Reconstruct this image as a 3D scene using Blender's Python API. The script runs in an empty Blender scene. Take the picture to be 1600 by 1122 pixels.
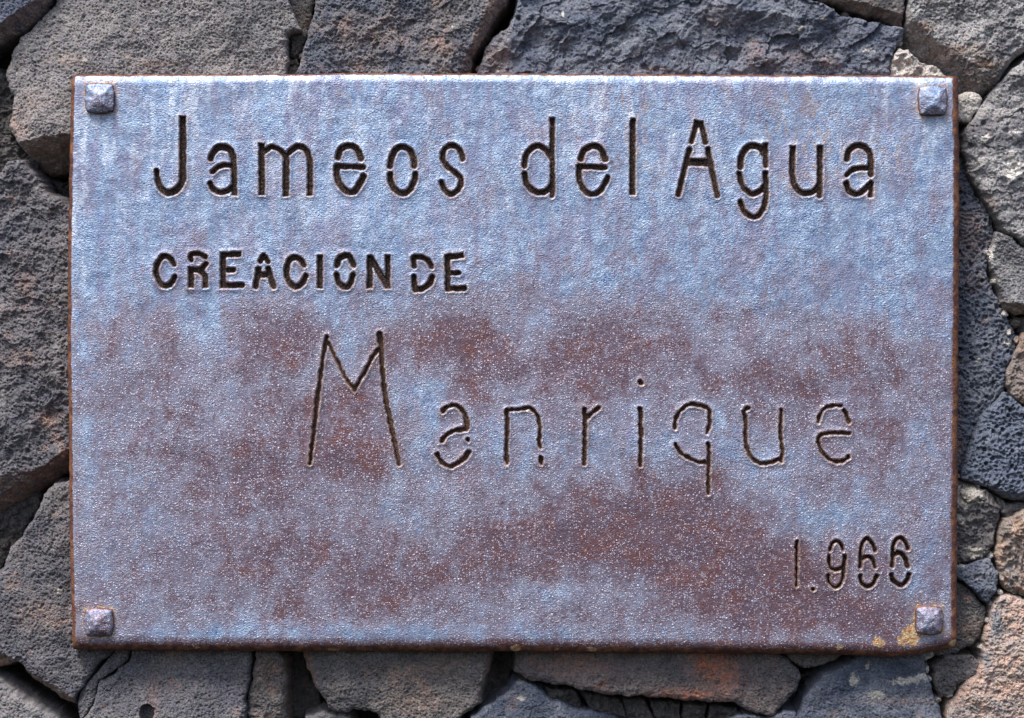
import bpy, math, random
import numpy as np
from mathutils import Vector
from mathutils.geometry import delaunay_2d_cdt

# ------------------------------------------------------------------ camera, light, exposure
S = 0.0006            # metres per photograph unit ("u"); the plaque is about 0.83 m wide
CAM_D = 2.4           # camera to plaque face
ZC = 1.5              # height of the plaque's middle above ground
scene = bpy.context.scene
COL = scene.collection
R = math.radians

cam = bpy.data.cameras.new("camera")
cam_o = bpy.data.objects.new("camera", cam)
COL.objects.link(cam_o)
cam.sensor_width = 36.0
cam.lens = 36.0 * CAM_D / (1600 * S)
cam.clip_start = 0.05
cam.clip_end = 200
cam_o.location = (0, -CAM_D, ZC)
cam_o.rotation_euler = (R(90), 0, 0)
scene.camera = cam_o

SUN_EL, SUN_AZ = 60.0, 36.0     # azimuth to the left of straight ahead of the wall
w = bpy.data.worlds.new("World")
scene.world = w
w.use_nodes = True
nt = w.node_tree
sky = nt.nodes.new("ShaderNodeTexSky")
sky.sky_type = 'NISHITA'
sky.sun_disc = False
sky.sun_elevation = R(SUN_EL)
sky.sun_rotation = R(SUN_AZ - 180)
sky.air_density = 1.0
sky.dust_density = 3.0
nt.links.new(sky.outputs[0], nt.nodes["Background"].inputs[0])
nt.nodes["Background"].inputs[1].default_value = 0.125

sun = bpy.data.lights.new("sun", 'SUN')
sun.energy = 2.3
sun.angle = R(20)
sun.color = (1.0, 0.96, 0.91)
sun_o = bpy.data.objects.new("sun", sun)
COL.objects.link(sun_o)
sv = Vector((-math.sin(R(SUN_AZ)) * math.cos(R(SUN_EL)), -math.cos(R(SUN_AZ)) * math.cos(R(SUN_EL)), math.sin(R(SUN_EL))))
sun_o.rotation_euler = sv.to_track_quat('Z', 'Y').to_euler()
sun_o.location = (-1.5, -2.5, 5)

scene.view_settings.view_transform = 'Standard'
scene.view_settings.look = 'None'
scene.view_settings.exposure = 0.93
scene.view_settings.gamma = 1.0
scene.view_settings.use_curve_mapping = False

# ------------------------------------------------------------------ numpy noise
def _hash(ix, iy, seed):
    h = (ix.astype(np.int64) * 374761393 + iy.astype(np.int64) * 668265263 + seed * 974634777) & 0xFFFFFFFF
    h = ((h ^ (h >> 13)) * 1274126177) & 0xFFFFFFFF
    h = ((h ^ (h >> 16)) * 2246822519) & 0xFFFFFFFF
    return (h ^ (h >> 15)) & 0xFFFFFFFF

def perlin(x, y, seed=0):
    ix, iy = np.floor(x), np.floor(y)
    fx, fy = x - ix, y - iy
    ix = ix.astype(np.int64); iy = iy.astype(np.int64)
    def g(dx, dy):
        a = _hash(ix + dx, iy + dy, seed) * (2 * np.pi / 4294967296.0)
        return np.cos(a) * (fx - dx) + np.sin(a) * (fy - dy)
    u = fx * fx * fx * (fx * (fx * 6 - 15) + 10)
    v = fy * fy * fy * (fy * (fy * 6 - 15) + 10)
    a = g(0, 0) * (1 - u) + g(1, 0) * u
    b = g(0, 1) * (1 - u) + g(1, 1) * u
    return (a * (1 - v) + b * v) * 1.5

def fbm(x, y, seed=0, octv=3, gain=0.5):
    s, a = 0.0, 1.0
    for k in range(octv):
        s = s + a * perlin(x * 2 ** k + 17.3 * k, y * 2 ** k - 9.1 * k, seed + 31 * k)
        a *= gain
    return s

def ridged(x, y, seed=0, octv=3):
    s, a = 0.0, 1.0
    for k in range(octv):
        s = s + a * (1 - 2 * np.abs(perlin(x * 2 ** k, y * 2 ** k, seed + 57 * k)))
        a *= 0.5
    return s

def worley(x, y, seed=0):
    """F1 distance and the random number of the nearest cell"""
    ix, iy = np.floor(x).astype(np.int64), np.floor(y).astype(np.int64)
    best = np.full(x.shape, 9.0); rid = np.zeros(x.shape)
    for dx in (-1, 0, 1):
        for dy in (-1, 0, 1):
            h = _hash(ix + dx, iy + dy, seed)
            px = ix + dx + (h & 0xFFFF) / 65536.0
            py = iy + dy + ((h >> 16) & 0xFFFF) / 65536.0
            d = np.hypot(px - x, py - y)
            m = d < best
            best = np.where(m, d, best)
            rid = np.where(m, (_hash(ix + dx, iy + dy, seed + 7) & 0xFFFF) / 65536.0, rid)
    return best, rid

def facets(x, y, seed):
    """broken planes: every cell is a tilted flat"""
    ix, iy = np.floor(x).astype(np.int64), np.floor(y).astype(np.int64)
    best = np.full(x.shape, 9.0); out = np.zeros(x.shape)
    for dx in (-1, 0, 1):
        for dy in (-1, 0, 1):
            h = _hash(ix + dx, iy + dy, seed); g = _hash(ix + dx, iy + dy, seed + 3)
            px = ix + dx + (h & 0xFFFF) / 65536.0
            py = iy + dy + ((h >> 16) & 0xFFFF) / 65536.0
            d = np.hypot(px - x, py - y)
            f = (x - px) * ((g & 0xFF) / 127.5 - 1) + (y - py) * (((g >> 8) & 0xFF) / 127.5 - 1) + 0.5 * (((g >> 16) & 0xFF) / 127.5 - 1)
            m = d < best
            best = np.where(m, d, best); out = np.where(m, f, out)
    return out

def sstep(a, b, x):
    t = np.clip((x - a) / (b - a), 0, 1)
    return t * t * (3 - 2 * t)

def to_world(x, y, h):
    return np.stack([(x - 800) * S, -h * S, ZC + (561 - y) * S], axis=-1)

def mesh_from(name, verts, faces_flat, loop_tot, mat, attrs=None, origin=(0, 0, 0), smooth=True):
    """verts (n,3) world; faces_flat = vertex indices; loop_tot = corners per face (array)"""
    me = bpy.data.meshes.new(name)
    verts = np.asarray(verts, dtype=np.float64) - np.asarray(origin)
    faces_flat = np.asarray(faces_flat, dtype=np.int32)
    loop_tot = np.asarray(loop_tot, dtype=np.int32)
    me.vertices.add(len(verts)); me.vertices.foreach_set("co", verts.astype(np.float32).ravel())
    me.loops.add(len(faces_flat)); me.loops.foreach_set("vertex_index", faces_flat)
    me.polygons.add(len(loop_tot))
    me.polygons.foreach_set("loop_start", np.concatenate([[0], np.cumsum(loop_tot)[:-1]]).astype(np.int32))
    me.polygons.foreach_set("use_smooth", np.full(len(loop_tot), smooth, dtype=bool))
    me.update(calc_edges=True)
    me.validate()
    for k, a in (attrs or {}).items():
        at = me.attributes.new(k, 'FLOAT', 'POINT')
        at.data.foreach_set("value", np.asarray(a, dtype=np.float32))
    me.materials.append(mat)
    return me

def link(name, me, parent=None, origin=(0, 0, 0)):
    o = bpy.data.objects.new(name, me)
    COL.objects.link(o)
    if parent is not None:
        o.parent = parent
        o.location = Vector(origin) - parent.location
    else:
        o.location = origin
    return o

def empty(name, loc, label, cat):
    o = bpy.data.objects.new(name, None)
    o.empty_display_size = 0.05
    COL.objects.link(o)
    o.location = loc
    o["label"] = label
    o["category"] = cat
    return o

# ------------------------------------------------------------------ materials
class N:
    def __init__(self, name):
        self.m = bpy.data.materials.new(name)
        self.m.use_nodes = True
        self.t = self.m.node_tree
        self.b = self.t.nodes["Principled BSDF"]
        g = self.t.nodes.new("ShaderNodeNewGeometry")
        v = self.t.nodes.new("ShaderNodeVectorMath"); v.operation = 'SCALE'
        v.inputs[3].default_value = 1.0 / S
        self.t.links.new(g.outputs["Position"], v.inputs[0])
        self.pos = v.outputs[0]
    def put(self, sock, val):
        if hasattr(val, "links"):
            self.t.links.new(val, sock)
        else:
            if sock.type == 'RGBA' and len(val) == 3:
                val = (*val, 1)
            sock.default_value = val
    def attr(self, name):
        n = self.t.nodes.new("ShaderNodeAttribute"); n.attribute_name = name
        return n.outputs["Fac"]
    def stretch(self, sx, sy, sz):
        n = self.t.nodes.new("ShaderNodeVectorMath"); n.operation = 'MULTIPLY'
        self.put(n.inputs[0], self.pos); n.inputs[1].default_value = (sx, sy, sz)
        return n.outputs[0]
    def noise(self, size, detail=3, rough=0.55, vec=None, dist=0.0, off=0.0):
        n = self.t.nodes.new("ShaderNodeTexNoise")
        vv = vec or self.pos
        if off:
            a = self.t.nodes.new("ShaderNodeVectorMath"); a.operation = 'ADD'
            self.put(a.inputs[0], vv); a.inputs[1].default_value = (off, off * 1.7, off * 0.6)
            vv = a.outputs[0]
        self.put(n.inputs["Vector"], vv)
        n.inputs["Scale"].default_value = 1.0 / size
        n.inputs["Detail"].default_value = detail
        n.inputs["Roughness"].default_value = rough
        n.inputs["Distortion"].default_value = dist
        return n.outputs["Fac"]
    def voro(self, size, out="Distance", rand=1.0, vec=None):
        n = self.t.nodes.new("ShaderNodeTexVoronoi")
        self.put(n.inputs["Vector"], vec or self.pos)
        n.inputs["Scale"].default_value = 1.0 / size
        n.inputs["Randomness"].default_value = rand
        return n.outputs[out]
    def math(self, op, a, b=0.0, clamp=False):
        n = self.t.nodes.new("ShaderNodeMath"); n.operation = op; n.use_clamp = clamp
        self.put(n.inputs[0], a); self.put(n.inputs[1], b)
        return n.outputs[0]
    def remap(self, x, lo, hi, a=0.0, b=1.0, smooth=True):
        n = self.t.nodes.new("ShaderNodeMapRange")
        n.interpolation_type = 'SMOOTHSTEP' if smooth else 'LINEAR'
        self.put(n.inputs[0], x)
        for i, v in enumerate((lo, hi, a, b)):
            n.inputs[i + 1].default_value = v
        return n.outputs[0]
    def mix(self, f, a, b, mode='MIX'):
        n = self.t.nodes.new("ShaderNodeMix"); n.data_type = 'RGBA'; n.blend_type = mode
        self.put(n.inputs[0], f); self.put(n.inputs[6], a); self.put(n.inputs[7], b)
        return n.outputs[2]
    def bump(self, h, dist, strength=1.0, normal=None):
        n = self.t.nodes.new("ShaderNodeBump")
        n.inputs["Strength"].default_value = strength
        n.inputs["Distance"].default_value = dist * S
        self.put(n.inputs["Height"], h)
        if normal is not None:
            self.put(n.inputs["Normal"], normal)
        return n.outputs[0]
    def done(self, col, rough, normal=None, metallic=0.0, spec=0.5):
        self.put(self.b.inputs["Base Color"], col)
        self.put(self.b.inputs["Roughness"], rough)
        self.put(self.b.inputs["Metallic"], metallic)
        self.put(self.b.inputs["Specular IOR Level"], spec)
        if normal is not None:
            self.put(self.b.inputs["Normal"], normal)
        return self.m

def srgb(r, g, b):
    f = lambda c: ((c / 255 + 0.055) / 1.055) ** 2.4 if c > 10 else c / 255 / 12.92
    return (f(r), f(g), f(b))

def stone_material(name, c1, c2, warm, pale=(168, 162, 152), warm_at=0.62, pale_at=0.80, grain=0.5, pit=3.1, gain=1.5):
    n = N(name)
    big = n.noise(55, 3, 0.6)
    mid = n.noise(14, 3, 0.6, off=31)
    fine = n.noise(3.2, 3, 0.65, off=7)
    col = n.mix(n.remap(big, 0.36, 0.64), srgb(*c1), srgb(*c2))
    # iron stain, patchy
    wf = n.math('ADD', n.remap(n.noise(38, 4, 0.62, off=90), warm_at - 0.06, warm_at + 0.08, 0, 0.6), n.math('MULTIPLY', n.attr("warm"), n.remap(n.noise(11, 3, 0.6, off=55), 0.3, 0.62, 0.35, 1.1)), clamp=True)
    col = n.mix(n.math('MULTIPLY', wf, n.remap(mid, 0.3, 0.65, 0.45, 1.0)), col, srgb(*warm))
    pf = n.math('ADD', n.remap(n.noise(9, 5, 0.7, off=140), pale_at - 0.05, pale_at + 0.05), n.remap(n.math('ADD', n.attr("pale"), n.remap(n.noise(8, 4, 0.7, off=70), 0.25, 0.75, -0.5, 0.5, False)), 0.35, 0.75), clamp=True)
    col = n.mix(n.math('MULTIPLY', pf, 0.85), col, srgb(*pale))
    # grain of crystals
    v = n.math('MULTIPLY', n.remap(fine, 0.28, 0.72, 1 - grain, 1 + grain, False), n.remap(mid, 0.25, 0.75, 0.82, 1.18, False))
    v = n.math('MULTIPLY', v, gain)
    k = n.t.nodes.new("ShaderNodeCombineColor")
    for i in range(3):
        n.put(k.inputs[i], v)
    col = n.mix(1.0, col, k.outputs[0], 'MULTIPLY')
    tint = n.voro(2.6, "Color")
    col = n.mix(0.07, col, tint, 'OVERLAY')
    wv = n.t.nodes.new("ShaderNodeVectorMath"); wv.operation = 'ADD'
    n.put(wv.inputs[0], n.pos)
    nz = n.t.nodes.new("ShaderNodeTexNoise"); n.put(nz.inputs["Vector"], n.pos); nz.inputs["Scale"].default_value = 1 / 5.0
    sc = n.t.nodes.new("ShaderNodeVectorMath"); sc.operation = 'SCALE'; n.put(sc.inputs[0], nz.outputs["Color"]); sc.inputs[3].default_value = 3.0
    n.put(wv.inputs[1], sc.outputs[0])
    pits = n.remap(n.voro(pit, vec=wv.outputs[0]), 0.22, 0.42, 0, 1)
    pits2 = n.remap(n.voro(pit * 0.6, vec=wv.outputs[0]), 0.2, 0.45, 0, 1)
    h = n.math('ADD', n.math('ADD', n.math('MULTIPLY', pits, 1.0), n.math('MULTIPLY', pits2, 0.6)), n.math('MULTIPLY', n.noise(2.4, 4, 0.7, off=3), 1.0))
    return n.done(col, 0.85, n.bump(h, 1.15, 1.0), spec=0.3)

MS = {
 'grey':  stone_material("grey_lava", (101, 99, 101), (116, 112, 112), (140, 121, 111), warm_at=0.66, grain=0.42),
 'left':  stone_material("grey_brown_lava", (82, 81, 87), (97, 94, 96), (134, 107, 94), warm_at=0.63, grain=0.5, pit=3.6, gain=1.35),
 'dark':  stone_material("blue_black_lava", (72, 77, 90), (96, 99, 108), (120, 100, 92), warm_at=0.66, pale_at=0.78, grain=0.45),
 'brownblue': stone_material("mottled_lava", (82, 86, 96), (101, 97, 98), (130, 108, 98), warm_at=0.6, grain=0.55, gain=1.3),
 'blue':  stone_material("blue_vesicular_lava", (84, 91, 106), (98, 104, 117), (110, 100, 98), warm_at=0.8, pale_at=0.9, grain=0.35, pit=5.5, gain=1.12),
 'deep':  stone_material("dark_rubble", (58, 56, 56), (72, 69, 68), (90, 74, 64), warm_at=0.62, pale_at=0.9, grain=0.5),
 'pale':  stone_material("pale_grey_lava", (104, 102, 106), (140, 138, 138), (132, 112, 98), pale=(205, 200, 194), warm_at=0.68, pale_at=0.72, grain=0.55, gain=1.25),
 'brown': stone_material("brown_lava", (86, 83, 85), (103, 98, 96), (140, 113, 96), warm_at=0.61, pale_at=0.84, grain=0.4, gain=1.35),
 'pink':  stone_material("peach_lava", (172, 150, 138), (148, 136, 130), (184, 148, 128), pale=(116, 118, 124), warm_at=0.5, pale_at=0.60, grain=0.3, pit=5.0, gain=1.2),
 'tan':   stone_material("tan_grey_lava", (108, 100, 96), (126, 114, 106), (152, 124, 106), pale=(120, 120, 124), warm_at=0.52, pale_at=0.7, grain=0.35),
 'rust':  stone_material("rust_stained_lava", (82, 78, 80), (100, 92, 90), (150, 92, 66), warm_at=0.66, grain=0.45),
 'mortar': stone_material("pale_mortar", (150, 145, 140), (172, 166, 160), (166, 142, 122), warm_at=0.7, pale_at=0.62, grain=0.35, pit=3.0),
}

# plaque steel ------------------------------------------------------------
def plate_material():
    n = N("weathered_steel")
    rust0 = n.attr("rust"); edge0 = n.attr("edge"); halo = n.attr("halo"); tan = n.attr("tan"); ochre = n.attr("ochre")
    # blue mill scale, two tones
    diag = n.stretch(1.0, 1.0, 1.5)
    fine = n.noise(3.6, 3, 0.65, vec=diag)
    mid = n.noise(16, 4, 0.6, off=12)
    big = n.noise(75, 3, 0.55, off=44)
    streak = n.noise(17, 4, 0.6, vec=n.stretch(1.0, 1.0, 0.16), off=9)
    blue_d, blue_l, lilac = srgb(82, 104, 148), srgb(168, 190, 214), srgb(130, 127, 154)
    f = n.math('ADD', n.math('MULTIPLY', n.remap(fine, 0.34, 0.66, 0, 1, False), 0.65), n.math('MULTIPLY', n.remap(mid, 0.36, 0.64, 0, 1, False), 0.4), clamp=True)
    scale = n.mix(f, blue_d, blue_l)
    scale = n.mix(n.remap(n.math('ADD', n.math('MULTIPLY', streak, 0.7), n.math('MULTIPLY', big, 0.5)), 0.56, 0.70, 0, 0.65), scale, lilac)
    bl = n.noise(21, 4, 0.6, vec=n.stretch(1.0, 1.0, 0.3), off=610)
    scale = n.mix(n.math('MULTIPLY', n.remap(n.math('ADD', n.math('MULTIPLY', bl, 0.8), n.math('MULTIPLY', n.noise(6, 3, 0.6, off=620), 0.3)), 0.54, 0.72), n.math('ADD', n.math('MULTIPLY', n.attr("bloom"), 0.75), 0.12)), scale, srgb(198, 208, 224))
    # ring shaped scale spots
    vd = n.voro(13)
    ring = n.math('MULTIPLY', n.remap(vd, 0.16, 0.26), n.remap(vd, 0.42, 0.30))
    ring = n.math('MULTIPLY', ring, n.remap(n.noise(45, 3, 0.6, off=61), 0.5, 0.62))
    scale = n.mix(n.math('MULTIPLY', ring, 0.45), scale, srgb(186, 196, 216))
    tn = n.math('MULTIPLY', n.remap(n.noise(7, 4, 0.65, vec=n.stretch(1, 1, 0.45), off=200), 0.5, 0.62), n.remap(n.math('ADD', tan, n.math('MULTIPLY', streak, 0.9)), 0.5, 1.2))
    scale = n.mix(n.math('MULTIPLY', tn, 0.75), scale, srgb(160, 148, 146))
    spots = n.math('MULTIPLY', n.remap(n.voro(11), 0.2, 0.08), n.remap(n.noise(30, 2, 0.5, off=17), 0.45, 0.6))
    scale = n.mix(n.math('MULTIPLY', spots, 0.55), scale, srgb(160, 132, 116))
    # oxide brown to mauve
    brown = n.mix(n.remap(n.noise(42, 4, 0.6, off=77), 0.40, 0.62), srgb(104, 79, 88), srgb(112, 68, 60))
    brown = n.mix(n.math('MULTIPLY', n.remap(n.noise(9, 4, 0.7, off=23), 0.42, 0.7), 0.6), brown, srgb(92, 72, 92))
    rust = n.math('ADD', rust0, n.math('ADD', n.remap(n.noise(40, 7, 0.68, vec=n.stretch(1, 1, 0.7), off=150), 0.25, 0.75, -0.42, 0.42, False), n.remap(n.noise(4.5, 3, 0.7, off=5), 0.25, 0.75, -0.30, 0.30, False)))
    mauve = n.mix(n.remap(n.noise(24, 5, 0.7, vec=n.stretch(1, 1, 0.6), off=260), 0.38, 0.64), srgb(138, 131, 146), srgb(122, 103, 114))
    mf = n.math('MULTIPLY', n.remap(rust, 0.0, 0.42), 0.92)
    col = n.mix(n.math('MULTIPLY', mf, n.remap(fine, 0.66, 0.40, 0.55, 1.0)), scale, mauve)
    rf = n.math('MULTIPLY', n.remap(rust, 0.38, 0.86), 0.86)
    col = n.mix(rf, col, brown)
    # pale mineral specks on the oxide
    def specks(size, off, density):
        a_ = n.t.nodes.new("ShaderNodeVectorMath"); a_.operation = 'ADD'
        n.put(a_.inputs[0], n.pos); a_.inputs[1].default_value = (off, off, off)
        v_ = n.t.nodes.new("ShaderNodeTexVoronoi"); n.put(v_.inputs["Vector"], a_.outputs[0]); v_.inputs["Scale"].default_value = 1.0 / size
        c_ = n.t.nodes.new("ShaderNodeSeparateColor"); n.put(c_.inputs[0], v_.outputs["Color"])
        on = n.remap(n.math('SUBTRACT', density, c_.outputs[0]), 0.0, 0.08)
        return n.math('MULTIPLY', on, n.remap(v_.outputs["Distance"], 0.46, 0.22))
    dens = n.remap(n.noise(30, 5, 0.7, off=333), 0.3, 0.7, 0.05, 0.75, False)
    low_ = n.remap(rust0, 0.1, 0.36, 0.12, 1.0)
    dn = n.math('MULTIPLY', dens, low_)
    spk = n.math('MAXIMUM', n.math('MULTIPLY', specks(4.6, 11.3, n.math('MULTIPLY', dn, 0.85)), n.remap(n.noise(5, 2, 0.6, off=812), 0.35, 0.65, 0.25, 1.0)), n.math('MULTIPLY', specks(3.0, 47.1, n.math('MULTIPLY', dn, 1.1)), 0.7))
    cake = n.math('MULTIPLY', n.remap(n.noise(8, 6, 0.78, off=866), 0.53, 0.66), n.math('MULTIPLY', low_, n.remap(n.noise(48, 3, 0.6, off=888), 0.38, 0.6, 0.15, 1.0)))
    spk = n.math('MAXIMUM', spk, n.math('MULTIPLY', cake, 0.75))
    col = n.mix(n.math('MULTIPLY', spk, 0.85), col, srgb(188, 189, 208))
    dk = n.math('MULTIPLY', specks(4.2, 83.9, n.remap(n.noise(36, 4, 0.65, off=371), 0.35, 0.65, 0.03, 0.42, False)), n.math('SUBTRACT', 1.0, spk))
    col = n.mix(n.math('MULTIPLY', dk, 0.55), col, n.mix(rf, srgb(70, 80, 122), srgb(66, 46, 56)))
    edge_glint = n.math('MULTIPLY', n.attr("edge_glint"), n.remap(n.noise(16, 5, 0.7, off=640), 0.36, 0.62, 0.12, 0.85), clamp=True)  # highlight of the upper and left edges, painted into the colour
    col = n.mix(n.math('MULTIPLY', edge_glint, 0.75), col, srgb(182, 194, 214))
    # rust rims of letters and studs; pale tone also paints glare on cut edges
    hf = n.math('MULTIPLY', halo, n.remap(n.noise(11, 4, 0.7, off=400), 0.38, 0.66, 0.08, 0.8))
    col = n.mix(hf, col, n.mix(n.noise(9, 3, 0.6, off=405), srgb(176, 146, 132), srgb(206, 194, 190)))
    ef = n.remap(n.math('ADD', edge0, n.remap(n.noise(7, 4, 0.65, off=420), 0.25, 0.75, -0.35, 0.35, False)), 0.3, 0.7)
    ecol = n.mix(n.remap(n.noise(12, 4, 0.65, off=431), 0.4, 0.66), srgb(84, 50, 44), srgb(138, 92, 62))
    col = n.mix(ef, col, ecol)
    of = n.remap(n.math('ADD', ochre, n.remap(n.noise(6, 4, 0.65, off=500), 0.25, 0.75, -0.4, 0.4, False)), 0.4, 0.62)
    col = n.mix(of, col, n.mix(n.remap(n.noise(7, 3, 0.6), 0.36, 0.6), srgb(176, 112, 62), srgb(206, 184, 146)))
    h = n.math('ADD', n.math('MULTIPLY', n.noise(3.4, 3, 0.65, vec=diag, off=0.0), 1.0), n.math('MULTIPLY', n.noise(10, 3, 0.55, off=91), 0.8))
    h = n.math('MULTIPLY', h, n.math('MULTIPLY', n.remap(n.noise(60, 3, 0.6, off=730), 0.3, 0.65, 0.45, 1.0), n.remap(rust0, 0.1, 0.5, 1.5, 0.85, False)))
    h = n.math('ADD', h, n.math('MULTIPLY', spk, 0.45))
    h = n.math('MULTIPLY', h, n.remap(edge_glint, 0, 1, 1.0, 0.3, False))
    h = n.math('SUBTRACT', h, n.math('MULTIPLY', n.remap(n.voro(8.0), 0.22, 0.08), 0.25))
    rough = n.math('ADD', n.remap(rf, 0, 1, 0.46, 0.42, False), n.math('SUBTRACT', n.math('MULTIPLY', ef, 0.25), n.math('MULTIPLY', edge_glint, 0.1)), clamp=True)
    return n.done(col, rough, n.bump(h, 1.35, 1.0), metallic=n.remap(ef, 0, 1, 0.5, 0.25, False), spec=0.55)

M_PLATE = plate_material()

def groove_material():
    n = N("groove_grime")
    f = n.noise(3.0, 3, 0.7)
    col = n.mix(n.remap(f, 0.48, 0.66), srgb(25, 19, 18), srgb(92, 78, 70))
    col = n.mix(n.math('MULTIPLY', n.attr("rim"), 0.85), col, n.mix(n.noise(6), srgb(112, 70, 54), srgb(176, 140, 122)))
    return n.done(col, 0.8, n.bump(n.noise(2.6, 3, 0.7), 2.5, 1.0), spec=0.3)

M_GROOVE = groove_material()

def core_material():
    n = N("wall_core_grit")
    col = n.mix(n.noise(9, 4, 0.6), srgb(40, 38, 38), srgb(66, 62, 60))
    return n.done(col, 0.95, n.bump(n.noise(5, 4, 0.7), 4, 1.0), spec=0.1)

M_CORE = core_material()

# ------------------------------------------------------------------ the wall
wall = empty("stone_wall", (0, 0.06, ZC - 0.4), "dry stacked wall of rough grey lava stones behind the steel plaque", "wall")

def poly_sdf(px, py, poly):
    """signed distance, positive inside"""
    d2 = np.full(px.shape, 1e18)
    inside = np.zeros(px.shape, dtype=bool)
    n = len(poly)
    for i in range(n):
        x0, y0 = poly[i]; x1, y1 = poly[(i + 1) % n]
        ex, ey = x1 - x0, y1 - y0
        t = np.clip(((px - x0) * ex + (py - y0) * ey) / max(ex * ex + ey * ey, 1e-9), 0, 1)
        d2 = np.minimum(d2, (px - x0 - t * ex) ** 2 + (py - y0 - t * ey) ** 2)
        c = (y0 > py) != (y1 > py)
        with np.errstate(divide='ignore', invalid='ignore'):
            xi = x0 + (py - y0) * ex / (ey if ey != 0 else 1e-9)
        inside ^= c & (px < xi)
    return np.where(inside, 1, -1) * np.sqrt(d2)

STYLE = {   # big amp/scale, ridge amp/scale, mid amp, fine amp, pit size/depth/share, big pit size/depth/share
 'pitted': dict(fac=(1.2, 60), big=(7, 110), rid=(1.6, 45), mid=0.9, fine=0.5, pit=(3.9, 2.4, 0.7), hole=(11, 3.0, 0.22)),
 'rough':  dict(fac=(2.5, 34), big=(9, 90), rid=(3.4, 44), mid=1.7, fine=0.9, pit=(4.4, 2.8, 0.65), hole=(17, 4.0, 0.3)),
 'craggy': dict(big=(12, 90), rid=(5.5, 75), mid=2.0, fine=0.8, rot=-0.42, st=1.5, fac=(7.5, 42), pit=(5.5, 2.4, 0.5), hole=(22, 5.0, 0.2)),
 'smooth': dict(big=(6, 90), rid=(1.5, 60), mid=1.2, fine=0.45, pit=(3.9, 2.0, 0.45), hole=(14, 3.0, 0.1)),
 'foam':   dict(big=(7, 90), rid=(2.0, 40), mid=1.8, fine=0.8, pit=(6.5, 4.6, 0.95), hole=(15, 7.5, 0.4)),
 'lumpy':  dict(fac=(3.0, 24), big=(8, 50), rid=(4.0, 22), mid=3.0, fine=1.2, pit=(5.5, 2.5, 0.5), hole=(14, 3.0, 0.2)),
}
STEP = 1.05
_seed = [11]

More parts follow.
